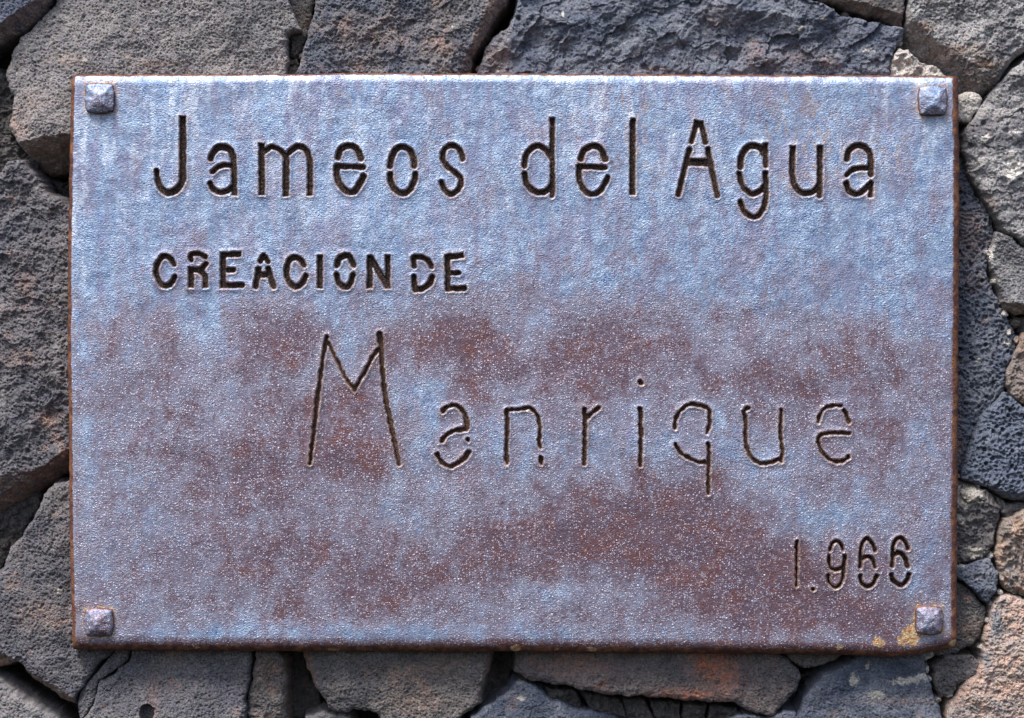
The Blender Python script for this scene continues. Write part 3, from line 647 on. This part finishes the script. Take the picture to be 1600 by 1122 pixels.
gl('i', MN, ([(1000.4,639.5),(1002,680),(1000.4,727)], 6.8, 0), ([(1001.4,597.5),(1001.8,598.5)], 9, 0))
gl('q', MN, ([(1055,669),(1057,652),(1065.7,639.5),(1079.5,631.5),(1094,634),(1107,639.5),(1109,661),(1105,676.5)], 5.8, 0),
   ([(1056,694),(1063.6,707.5),(1077,716),(1092,722),(1105,723.4)], 5.8, 0), ([(1107,694),(1108,718),(1107,745.7),(1107,772)], 6, 0))
gl('u', MN, ([(1168.7,638),(1162.5,643.7),(1165.6,660.7),(1165,682),(1167.7,701),(1175,716),(1190,724),(1202.7,723),(1216,718)], 6.2, 0), ([(1221,641),(1219.7,675.6),(1223,707.5),(1220,721)], 5.8, 0))
gl('e', MN, ([(1279,660),(1281,648),(1291,637.5),(1304.7,633.5),(1314,635)], 5.4, 0), ([(1318.8,641),(1322.8,650),(1327,660)], 6, 0),
   ([(1326.5,677.7),(1307,676.7),(1287.7,677.7),(1279.5,684),(1280.5,699),(1289,711.7),(1300.5,720),(1313,722),(1321.7,718),(1326,714.5)], [6.5,6,6,6,5.5,5.5,6,6,6,6.5], 0))
gl('1', DT, ([(1245.6,846.5),(1244.8,884.7),(1244.7,916)], 4.6, 0), ([(1243.2,855.5),(1245.6,847.5)], 4.6, 0))
gl('.', DT, ([(1270.4,920.4),(1270.8,920.8)], 5.5, 0))
gl('9', DT, ([(1297,860),(1299.8,850.5),(1307.7,845),(1314,850.5),(1317.5,859.5)], 5.2, 0),
   ([(1295.5,869.5),(1296,882),(1300.5,889.5),(1309,890.6),(1317.7,886)], 6, 0), ([(1320,870),(1319,886),(1317.7,900.5),(1313.4,913),(1305.5,918),(1298,913),(1294.7,906),(1294.5,899.5)], [7,7,6,5.5,5.5,5.5,5.5,5.5], 0))
gl('6', DT, ([(1367.6,861),(1363.5,850),(1355,841.5),(1348.6,847),(1345,860),(1344.8,877.5),(1344,886.5)], 6, 0), ([(1345.5,876),(1350.8,871.7),(1358,870.4),(1363.7,875.5),(1367,886.5)], 6.2, 0),
   ([(1344,900),(1345.5,909),(1350.8,915.5),(1358,916.5),(1365,911.5),(1370,900)], 6.6, 0))
gl('6', DT, ([(1418.6,857),(1414,846.5),(1407,840),(1399.7,844),(1395.4,854.5),(1395,873),(1394,884.5)], 6.2, 0), ([(1396,868),(1402.5,864.4),(1409.7,866.4),(1415.5,874),(1418,885)], 7.6, 0),
   ([(1393.2,898.5),(1396,907.5),(1402.5,913),(1409.7,914.5),(1417,907.5),(1420.3,897.5)], 7.4, 0))

def smooth_line(pts, wid):
    pts = np.array(pts, float)
    wid = np.full(len(pts), float(wid)) if np.isscalar(wid) else np.array(wid, float)
    if len(pts) < 3:
        return pts, wid
    Q = np.vstack([2 * pts[0] - pts[1], pts, 2 * pts[-1] - pts[-2]])
    op, ow = [], []
    for i in range(len(pts) - 1):
        p0, p1, p2, p3 = Q[i:i + 4]
        n = max(2, int(np.hypot(*(p2 - p1)) / 3))
        for t in np.arange(n) / n:
            op.append(0.5 * (2 * p1 + (p2 - p0) * t + (2 * p0 - 5 * p1 + 4 * p2 - p3) * t * t + (3 * p1 - p0 - 3 * p2 + p3) * t ** 3))
            ow.append(wid[i] * (1 - t) + wid[i + 1] * t)
    op.append(pts[-1]); ow.append(wid[-1])
    return np.array(op), np.array(ow)

def stroke_sdf(gx, gy, pts, wid, caps):
    """negative inside"""
    P, W = smooth_line(pts, wid)
    d = np.full(gx.shape, 1e9)
    for i in range(len(P) - 1):
        ex, ey = P[i + 1] - P[i]
        t = np.clip(((gx - P[i][0]) * ex + (gy - P[i][1]) * ey) / max(ex * ex + ey * ey, 1e-9), 0, 1)
        d = np.minimum(d, np.hypot(gx - P[i][0] - t * ex, gy - P[i][1] - t * ey) - 0.5 * (W[i] * (1 - t) + W[i + 1] * t))
    if caps & 1:
        n = (P[0] - P[1]) / np.hypot(*(P[0] - P[1]))
        d = np.maximum(d, (gx - P[0][0]) * n[0] + (gy - P[0][1]) * n[1])
    if caps & 2:
        n = (P[-1] - P[-2]) / np.hypot(*(P[-1] - P[-2]))
        d = np.maximum(d, (gx - P[-1][0]) * n[0] + (gy - P[-1][1]) * n[1])
    return d

def contours(F, x0, y0, st, lev):
    """closed loops of F == lev (marching squares)"""
    V = F - lev
    V = np.where(np.abs(V) < 1e-4, 1e-4, V)
    s = V < 0
    code = s[:-1, :-1] * 1 + s[:-1, 1:] * 2 + s[1:, 1:] * 4 + s[1:, :-1] * 8
    nxt = {}
    TAB = {1: [(3, 0)], 2: [(0, 1)], 3: [(3, 1)], 4: [(1, 2)], 5: [(3, 0), (1, 2)], 6: [(0, 2)], 7: [(3, 2)], 8: [(2, 3)], 9: [(2, 0)], 10: [(0, 1), (2, 3)], 11: [(2, 1)], 12: [(1, 3)], 13: [(1, 0)], 14: [(0, 3)]}
    def ek(j, i, e):
        return ((j, i, 0), (j, i + 1, 1), (j + 1, i, 0), (j, i, 1))[e]
    for j, i in zip(*np.nonzero((code > 0) & (code < 15))):
        for a, b in TAB[int(code[j, i])]:
            nxt[ek(j, i, a)] = ek(j, i, b)
    def pt(k):
        j, i, v = k
        if v == 0:
            a, b = V[j, i], V[j, i + 1]
            return (x0 + (i + a / (a - b)) * st, y0 + j * st)
        a, b = V[j, i], V[j + 1, i]
        return (x0 + i * st, y0 + (j + a / (a - b)) * st)
    loops = []
    while nxt:
        k0 = next(iter(nxt)); lp = [k0]; k = nxt.pop(k0)
        while k != k0 and k in nxt:
            lp.append(k); k = nxt.pop(k)
        P = [pt(q) for q in lp]
        out = [P[0]]
        for p in P[1:]:
            if math.hypot(p[0] - out[-1][0], p[1] - out[-1][1]) > 0.45:
                out.append(p)
        if len(out) > 5:
            loops.append(np.array(out))
    return loops

# grid of the face
LB = [0, .7, 1.5, 2.5, 4, 6, 8.5, 11.5, 15, 19, 24]
XS = np.arange(140, 1467, 7.0)
YS = np.arange(147, 988, 7.0)
def wobble(t, sd):
    t = np.asarray(t, float)
    return 0.9 * perlin(t / 60, t * 0 + 0.37, sd) + 0.9 * perlin(t / 14, t * 0 + 0.61, sd + 7) - 1.2 * np.maximum(perlin(t / 22, t * 0 + 0.21, sd + 9) - 0.25, 0)
def xl(y): return -2.2 + wobble(y, 51) + np.interp(y, [117, 200, 350, 500, 700, 850, 1013], [113, 110, 108, 107, 108.5, 110, 114])
def xr(y): return 3.0 + wobble(y, 52) + np.interp(y, [117, 250, 400, 700, 850, 1013], [1496, 1498, 1498, 1495.5, 1494.5, 1494])
def yt(x): return -1.2 + wobble(x, 53) + np.interp(x, [113, 400, 700, 1000, 1300, 1496], [117, 115, 114.5, 116, 117.5, 119])
def yb(x): return 1.6 + wobble(x, 54) + np.interp(x, [113, 400, 800, 1100, 1300, 1400, 1440, 1494], [1016, 1018, 1019, 1021, 1023, 1027, 1023, 1012])
def build_grid():
    nl, nx, ny = len(LB), len(XS), len(YS)
    u = np.concatenate([113 + np.array(LB), XS, 1496 - np.array(LB[::-1])])
    v = np.concatenate([116 + np.array(LB), YS, 1018 - np.array(LB[::-1])])
    U, Vv = np.meshgrid(u, v)
    X, Y = U.copy(), Vv.copy()
    L = np.array(LB)
    for k in range(nl):
        X[:, k] = xl(Vv[:, k]) + L[k]
        X[:, -1 - k] = xr(Vv[:, -1 - k]) - L[k]
        Y[k, :] = yt(U[k, :]) + L[k]
        Y[-1 - k, :] = yb(U[-1 - k, :]) - L[k]
    return X, Y
GX, GY = build_grid()

def low(x, y):
    return 1.1 * fbm(x / 150, y / 150, 901, 2) + 0.35 * fbm(x / 28, y / 28, 902, 2)

def edge_dist(x, y):
    return x - xl(y), xr(y) - x, y - yt(x), yb(y * 0 + x) - y

def edge_h(x, y):
    h = 0
    for d, r in zip(edge_dist(x, y), (10.0, 14.0, 14.0, 21.0)):
        t = np.clip(1 - d / r, 0, 1)
        h = h - r * 0.95 * (1 - np.sqrt(np.maximum(1 - t * t, 0)))
    return np.maximum(h, -24)

def blobs(x, y, B):
    s = 0
    for cx, cy, rx, ry, a in B:
        s = s + a * np.exp(-((x - cx) / rx) ** 2 - ((y - cy) / ry) ** 2)
    return s

STUDS = [(156.5, 154, 47, 48, 0.0), (1456.5, 158, 46, 47, 0.02), (155, 972, 47, 45, 0.0), (1451, 969, 44, 45, 0.03)]
RUST = [(1150,888,130,42,.38),(930,850,90,30,.2),(720,515,60,30,.2),(700,525,80,45,0.53),(960,560,130,60,0.36),(450,530,70,60,0.34),(560,680,75,95,0.36),(760,590,80,40,0.21),(900,820,170,60,0.36),(1130,880,180,62,0.44),(1230,955,160,40,0.38),(640,885,180,60,0.27),(420,800,140,110,.16),
        (1200,600,60,50,0.30),(1060,790,90,60,0.32),(240,680,110,170,.02),(1340,965,90,30,0.30),(430,700,90,70,0.26),(1330,560,100,80,0.19),(840,440,100,40,0.17),(520,900,140,60,.10),(1400,700,60,160,0.13),
        (660,640,60,75,-0.34),(900,705,150,34,-0.22),(620,790,150,45,-0.24),(1180,690,80,40,-0.19),(600,988,520,16,-0.34),(1320,815,90,50,-0.26),(135,600,16,420,-0.22),(1445,910,40,70,-0.26),(330,520,60,60,-0.15),(850,930,110,20,-0.19),(540,560,40,50,-0.22),(1400,470,90,120,-0.17),(1120,690,200,35,-0.11),(1440,720,40,120,-0.15),(800,690,50,40,-0.15),(160,300,60,250,-0.08),(1000,650,60,50,-0.11)]
TAN = [(980,175,50,60,.7),(1090,190,30,60,.4),(1240,200,60,80,.8),(1300,250,90,60,.6),(1400,240,40,90,.4),(545,160,14,60,.8),(870,190,40,70,.4),(1010,280,40,80,.4)]
OCHRE = [(806,1013,9,7,1.1),(925,1015,9,4,1.1),(870,1015,10,3,.8),(1373,1005,10,8,1.2),(1424,994,15,16,1.3),(1404,1003,5,6,1),(1312,1012,8,4,1),(520,1016,12,3,.9),(305,1011,7,4,.8),(1490,1005,7,6,1),(1140,1006,6,8,.6)]

def face_attrs(x, y, s):
    """masks of the weathering on the face and of its painted edge highlight; s = distance to the nearest cut (u)"""
    r = 0.02 + 0.42 * sstep(400, 560, y + 40 * perlin(x / 90, y / 60, 77)) + blobs(x, y, RUST) + 0.07 * fbm(x / 60, y / 60, 300, 3)
    l, rr, t, b = edge_dist(x, y)
    e = np.zeros(x.shape)
    for d, wd in ((l, 6.8), (rr, 11.5), (t, 3.5), (b, 11.0)):
        e = np.maximum(e, sstep(wd + 2.0, wd - 2.0, d))
    e = np.maximum(e, 0.36 * sstep(26, 18, b))
    r = r + 0.35 * sstep(24, 16, b)
    hl = np.exp(-(np.maximum(s, 0) / 2.9) ** 2)
    for sx, sy, sw, sh, _ in STUDS:
        d = np.maximum(np.abs(x - sx) - sw / 2, np.abs(y - sy) - sh / 2)
        hl = np.maximum(hl, 0.95 * np.exp(-np.maximum(d, 0) / 5.0))
    bloom = sstep(480, 130, y) * 0.8 + 0.5 * sstep(60, 8, l) + 0.9 * sstep(20, 6, t) + blobs(x, y, [(640,620,60,70,.5),(620,790,150,45,.4),(900,705,140,30,.3)])  # pale patina; the top edge term also feeds the painted highlight
    edge_glint = sstep(16, 9, t) * sstep(2, 5, t) + 0.45 * sstep(13, 9, l) * sstep(6, 9, l)  # bright strip along top and left rounding, a painted highlight
    oc = blobs(x, y, OCHRE)
    for sx, sy, sw, sh, _ in STUDS:
        d = np.maximum(np.abs(x - sx) - sw / 2, np.abs(y - sy) - sh / 2)
        oc = np.maximum(oc, (0.62 if sy > 500 else 0.5) * np.exp(-np.maximum(d, 0) / 5.0))
    return dict(edge_glint=edge_glint, bloom=np.clip(bloom, 0, 1.3), rust=np.clip(r, 0, 1.2), edge=e, halo=hl, tan=blobs(x, y, TAN) * sstep(460, 380, y), ochre=oc)

def lip(s):
    return 1.2 * np.exp(-((s - 2.0) / 1.2) ** 2) - 1.5 * np.clip(1 - s / 1.1, 0, 1) ** 2

def bilinear(F, x0, y0, st, x, y):
    fx = np.clip((x - x0) / st, 0, F.shape[1] - 1.001); fy = np.clip((y - y0) / st, 0, F.shape[0] - 1.001)
    i, j = fx.astype(int), fy.astype(int)
    a, b = fx - i, fy - j
    return (F[j, i] * (1 - a) + F[j, i + 1] * a) * (1 - b) + (F[j + 1, i] * (1 - a) + F[j + 1, i + 1] * a) * b

def build_plate():
    ny, nx = GX.shape
    idx = np.arange(nx * ny).reshape(ny, nx)
    cell = np.ones((ny - 1, nx - 1), bool)
    vx, vy, vs = [GX.ravel()], [GY.ravel()], [np.full(nx * ny, 99.0)]
    nvert = nx * ny
    tris = []
    letters = []
    colx, rowy = GX[ny // 2], GY[:, nx // 2]
    st = 1.2
    for gi, (ch, line, strokes) in enumerate(G):
        allp = np.array([p for s in strokes for p in s[0]])
        i0 = np.searchsorted(colx, allp[:, 0].min() - 10) - 1; i1 = np.searchsorted(colx, allp[:, 0].max() + 10)
        j0 = np.searchsorted(rowy, allp[:, 1].min() - 10) - 1; j1 = np.searchsorted(rowy, allp[:, 1].max() + 10)
        while not cell[j0:j1, i0].all():
            i0 += 1
        assert cell[j0:j1, i0:i1].all(), (ch, line)
        cell[j0:j1, i0:i1] = False
        bx0, by0 = colx[i0], rowy[j0]
        gx, gy = np.meshgrid(np.arange(bx0 - 2, colx[i1] + 3, st), np.arange(by0 - 2, rowy[j1] + 3, st))
        F = np.full(gx.shape, 1e9)
        for p, wd, caps in strokes:
            F = np.minimum(F, stroke_sdf(gx, gy, p, wd, caps))
        F = F + (1.6 if line == MN else 1.0) * perlin(gx / 8, gy / 8, 600 + gi) + 0.45 * perlin(gx / 3, gy / 3, 640 + gi)
        P, E = [], []
        ring = [idx[j0, i] for i in range(i0, i1)] + [idx[j, i1] for j in range(j0, j1)] + [idx[j1, i] for i in range(i1, i0, -1)] + [idx[j, i0] for j in range(j1, j0, -1)]
        rx, ry = GX.ravel()[ring], GY.ravel()[ring]
        P += list(zip(rx, ry)); n = len(P)
        E += [(k, (k + 1) % n) for k in range(n)]
        ii = idx[j0 + 1:j1, i0 + 1:i1].ravel()
        gxx, gyy = GX.ravel()[ii], GY.ravel()[ii]
        sv_ = bilinear(F, gx[0, 0], gy[0, 0], st, gxx, gyy)
        P += [(a, b) for a, b, c in zip(gxx, gyy, sv_) if c > 6.0]
        c0 = contours(F, gx[0, 0], gy[0, 0], st, 0.0)
        for lev in (0.0, 0.9, 1.9, 3.6):
            loops = c0 if lev == 0 else contours(F, gx[0, 0], gy[0, 0], st, lev)
            for lp in loops:
                b = len(P); m = len(lp)
                P += [tuple(q) for q in lp]
                E += [(b + k, b + (k + 1) % m) for k in range(m)]
        res = delaunay_2d_cdt([Vector(p) for p in P], E, [], 0, 1e-5)
        rv = np.array([tuple(v) for v in res[0]]); rf = np.array([list(f) for f in res[2]])
        a, b, c = rv[rf[:, 0]], rv[rf[:, 1]], rv[rf[:, 2]]
        ar = (b[:, 0] - a[:, 0]) * (c[:, 1] - a[:, 1]) - (b[:, 1] - a[:, 1]) * (c[:, 0] - a[:, 0])
        rf[ar < 0] = rf[ar < 0][:, ::-1]
        ok = np.abs(ar) > 1e-4
        cen = (a + b + c) / 3
        sc = bilinear(F, gx[0, 0], gy[0, 0], st, cen[:, 0], cen[:, 1])
        sver = bilinear(F, gx[0, 0], gy[0, 0], st, rv[:, 0], rv[:, 1])
        keep = rf[ok & (sc > 0)]
        # boundary vertices of the patch are the grid's own
        onring = {(round(x_, 3), round(y_, 3)): r_ for x_, y_, r_ in zip(rx, ry, ring)}
        mp = np.empty(len(rv), int); new = []
        for k, (x_, y_) in enumerate(rv):
            r_ = onring.get((round(x_, 3), round(y_, 3)))
            if r_ is None:
                mp[k] = nvert + len(new); new.append(k)
            else:
                mp[k] = r_
        vx.append(rv[new, 0]); vy.append(rv[new, 1]); vs.append(sver[new]); nvert += len(new)
        tris.append(mp[keep])
        letters.append((ch, line, c0, rv, rf[ok & (sc <= 0)], (F, gx[0, 0], gy[0, 0])))
    X, Y, Sd = np.concatenate(vx), np.concatenate(vy), np.concatenate(vs)
    H = low(X, Y) + edge_h(X, Y) + np.where(Sd < 90, lip(Sd), 0)
    A = face_attrs(X, Y, Sd)
    quads = np.stack([idx[:-1, :-1][cell], idx[1:, :-1][cell], idx[1:, 1:][cell], idx[:-1, 1:][cell]], -1)
    V = to_world(X, Y, H)
    # sides and back
    rim = np.concatenate([idx[0, :-1], idx[:-1, -1], idx[-1, :0:-1], idx[:0:-1, 0]])
    B = V[rim].copy(); B[:, 1] = 46 * S
    m = len(rim); bi = nvert + np.arange(m)
    side = np.stack([rim, np.roll(rim, -1), np.roll(bi, -1), bi], -1)
    for k in A:
        A[k] = np.concatenate([A[k], np.full(m, 1.0 if k == 'edge' else 0.0)])
    T3 = np.concatenate(tris)[:, ::-1]
    flat = np.concatenate([quads.ravel(), T3.ravel(), side.ravel(), bi[::-1]])
    tot = np.concatenate([np.full(len(quads), 4), np.full(len(T3), 3), np.full(len(side), 4), [m]])
    org = np.array([0, 0, ZC])
    link("plate", mesh_from("plate", np.concatenate([V, B]), flat, tot, M_PLATE, A, org), plaque, org)
    # each letter: the grimy walls and floor of its cut
    for gi, (ch, line, loops, rv, rf, (F, fx0, fy0)) in enumerate(letters):
        used, inv = np.unique(rf, return_inverse=True)
        fx, fy = rv[used, 0], rv[used, 1]
        dep = 6.0 if line in (T, SM) else 8.0
        vs_ = [to_world(fx, fy, -dep + 0.9 * fbm(fx / 5, fy / 5, 700 + gi, 2))]
        fl = [inv.reshape(-1, 3)[:, ::-1].ravel()]; tt = [np.full(len(rf), 3)]; rim_ = [np.full(len(used), 0.3 if line == MN else 0.04)]
        n0 = len(used)
        for lp in loops:
            x_, y_ = lp[:, 0], lp[:, 1]; m_ = len(lp)
            top = low(x_, y_) + float(lip(np.array(0.0))) + 0.02
            sf = lambda a_, b_: bilinear(F, fx0, fy0, st, a_, b_)
            nx_ = sf(x_ + 1.2, y_) - sf(x_ - 1.2, y_); ny_ = sf(x_, y_ + 1.2) - sf(x_, y_ - 1.2)
            nn = np.maximum(np.hypot(nx_, ny_), 1e-3)
            for z_, r_, in_ in ((top, 1.0, 0.0), (top * 0 - 2.4, 0.6, 0.7), (top * 0 - dep - 1.2, 0.0, 1.3)):
                vs_.append(to_world(x_ - in_ * nx_ / nn, y_ - in_ * ny_ / nn, z_)); rim_.append(np.full(m_, r_))
            for k in range(2):
                a_ = n0 + k * m_ + np.arange(m_); b_ = a_ + m_
                q_ = np.stack([a_, b_, np.roll(b_, -1), np.roll(a_, -1)], -1)
                fl.append(q_.ravel()); tt.append(np.full(m_, 4))
            n0 += 3 * m_
        VV = np.concatenate(vs_)
        org = VV.mean(0)
        nm = "digit" if ch.isdigit() else ("full_stop" if ch == '.' else "letter")
        o = link(nm, mesh_from(nm, VV, np.concatenate(fl), np.concatenate(tt), M_GROOVE, {"rim": np.concatenate(rim_)}, org), plaque, org)
        if ch != '.':
            o["label"] = "stencil cut %s %s in the %s" % (nm, ch, line)
build_plate()

def build_stud(sx, sy, sw, sh, seed):
    n = 30
    t = np.linspace(-1, 1, n)
    U, W = np.meshgrid(t, t)
    # square with softened corners
    X = sx + sw / 2 * U * np.sqrt(1 - 0.26 * W * W * U * U) + 1.3 * perlin(U * 2 + seed, W * 2, seed)
    Y = sy + sh / 2 * W * np.sqrt(1 - 0.26 * W * W * U * U) + 1.3 * perlin(U * 2, W * 2 + seed, seed + 5)
    ax, ay = 0.06 * math.sin(seed), 0.12 + 0.05 * math.cos(seed * 2)
    f = np.minimum(np.minimum((1 - U) / (1 - ax), (1 + U) / (1 + ax)), np.minimum((1 - W) / (1 - ay), (1 + W) / (1 + ay)))
    H = 7 + 11.5 * (0.74 - np.log1p(np.exp((0.74 - f) * 8)) / 8) + 1.0 * fbm(U * 2.5, W * 2.5, seed + 9, 3)
    d = np.minimum(1 - np.abs(U), 1 - np.abs(W))
    H = H - 2.0 * np.clip(1 - d / 0.12, 0, 1) ** 2
    V = to_world(X, Y, H).reshape(-1, 3)
    i = np.arange(n * n).reshape(n, n)
    q = np.stack([i[:-1, :-1], i[1:, :-1], i[1:, 1:], i[:-1, 1:]], -1).reshape(-1, 4)
    rim = np.concatenate([i[0, :-1], i[:-1, -1], i[-1, :0:-1], i[:0:-1, 0]])
    B = V[rim].copy(); B[:, 1] = 4 * S
    m = len(rim); bi = n * n + np.arange(m)
    side = np.stack([rim, np.roll(rim, -1), np.roll(bi, -1), bi], -1)
    Xf = np.concatenate([X.ravel(), X.ravel()[rim]]); 
    e = np.concatenate([0.75 * np.clip(1 - d.ravel() / 0.16, 0, 1), np.full(m, 0.9)])
    z = np.zeros(len(e))
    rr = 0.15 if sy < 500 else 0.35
    org = to_world(np.array(sx), np.array(sy), np.array(0.0))
    F = np.concatenate([q, side])
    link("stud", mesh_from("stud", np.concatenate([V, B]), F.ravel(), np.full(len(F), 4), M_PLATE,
         dict(rust=z + rr + 0.4 * sstep(-0.2, 0.7, np.concatenate([(U * 0.6 + W * 0.7).ravel(), (U * 0.6 + W * 0.7).ravel()[rim]]) + 0.4 * perlin(np.concatenate([U.ravel(), U.ravel()[rim]]) * 2, np.concatenate([W.ravel(), W.ravel()[rim]]) * 2, seed)), edge=e, halo=z, tan=z, ochre=z, bloom=z + (0.7 if sy < 500 else 0.35), edge_glint=z), org), plaque, org)  # extra rust on right and lower facets is shade put into the colour
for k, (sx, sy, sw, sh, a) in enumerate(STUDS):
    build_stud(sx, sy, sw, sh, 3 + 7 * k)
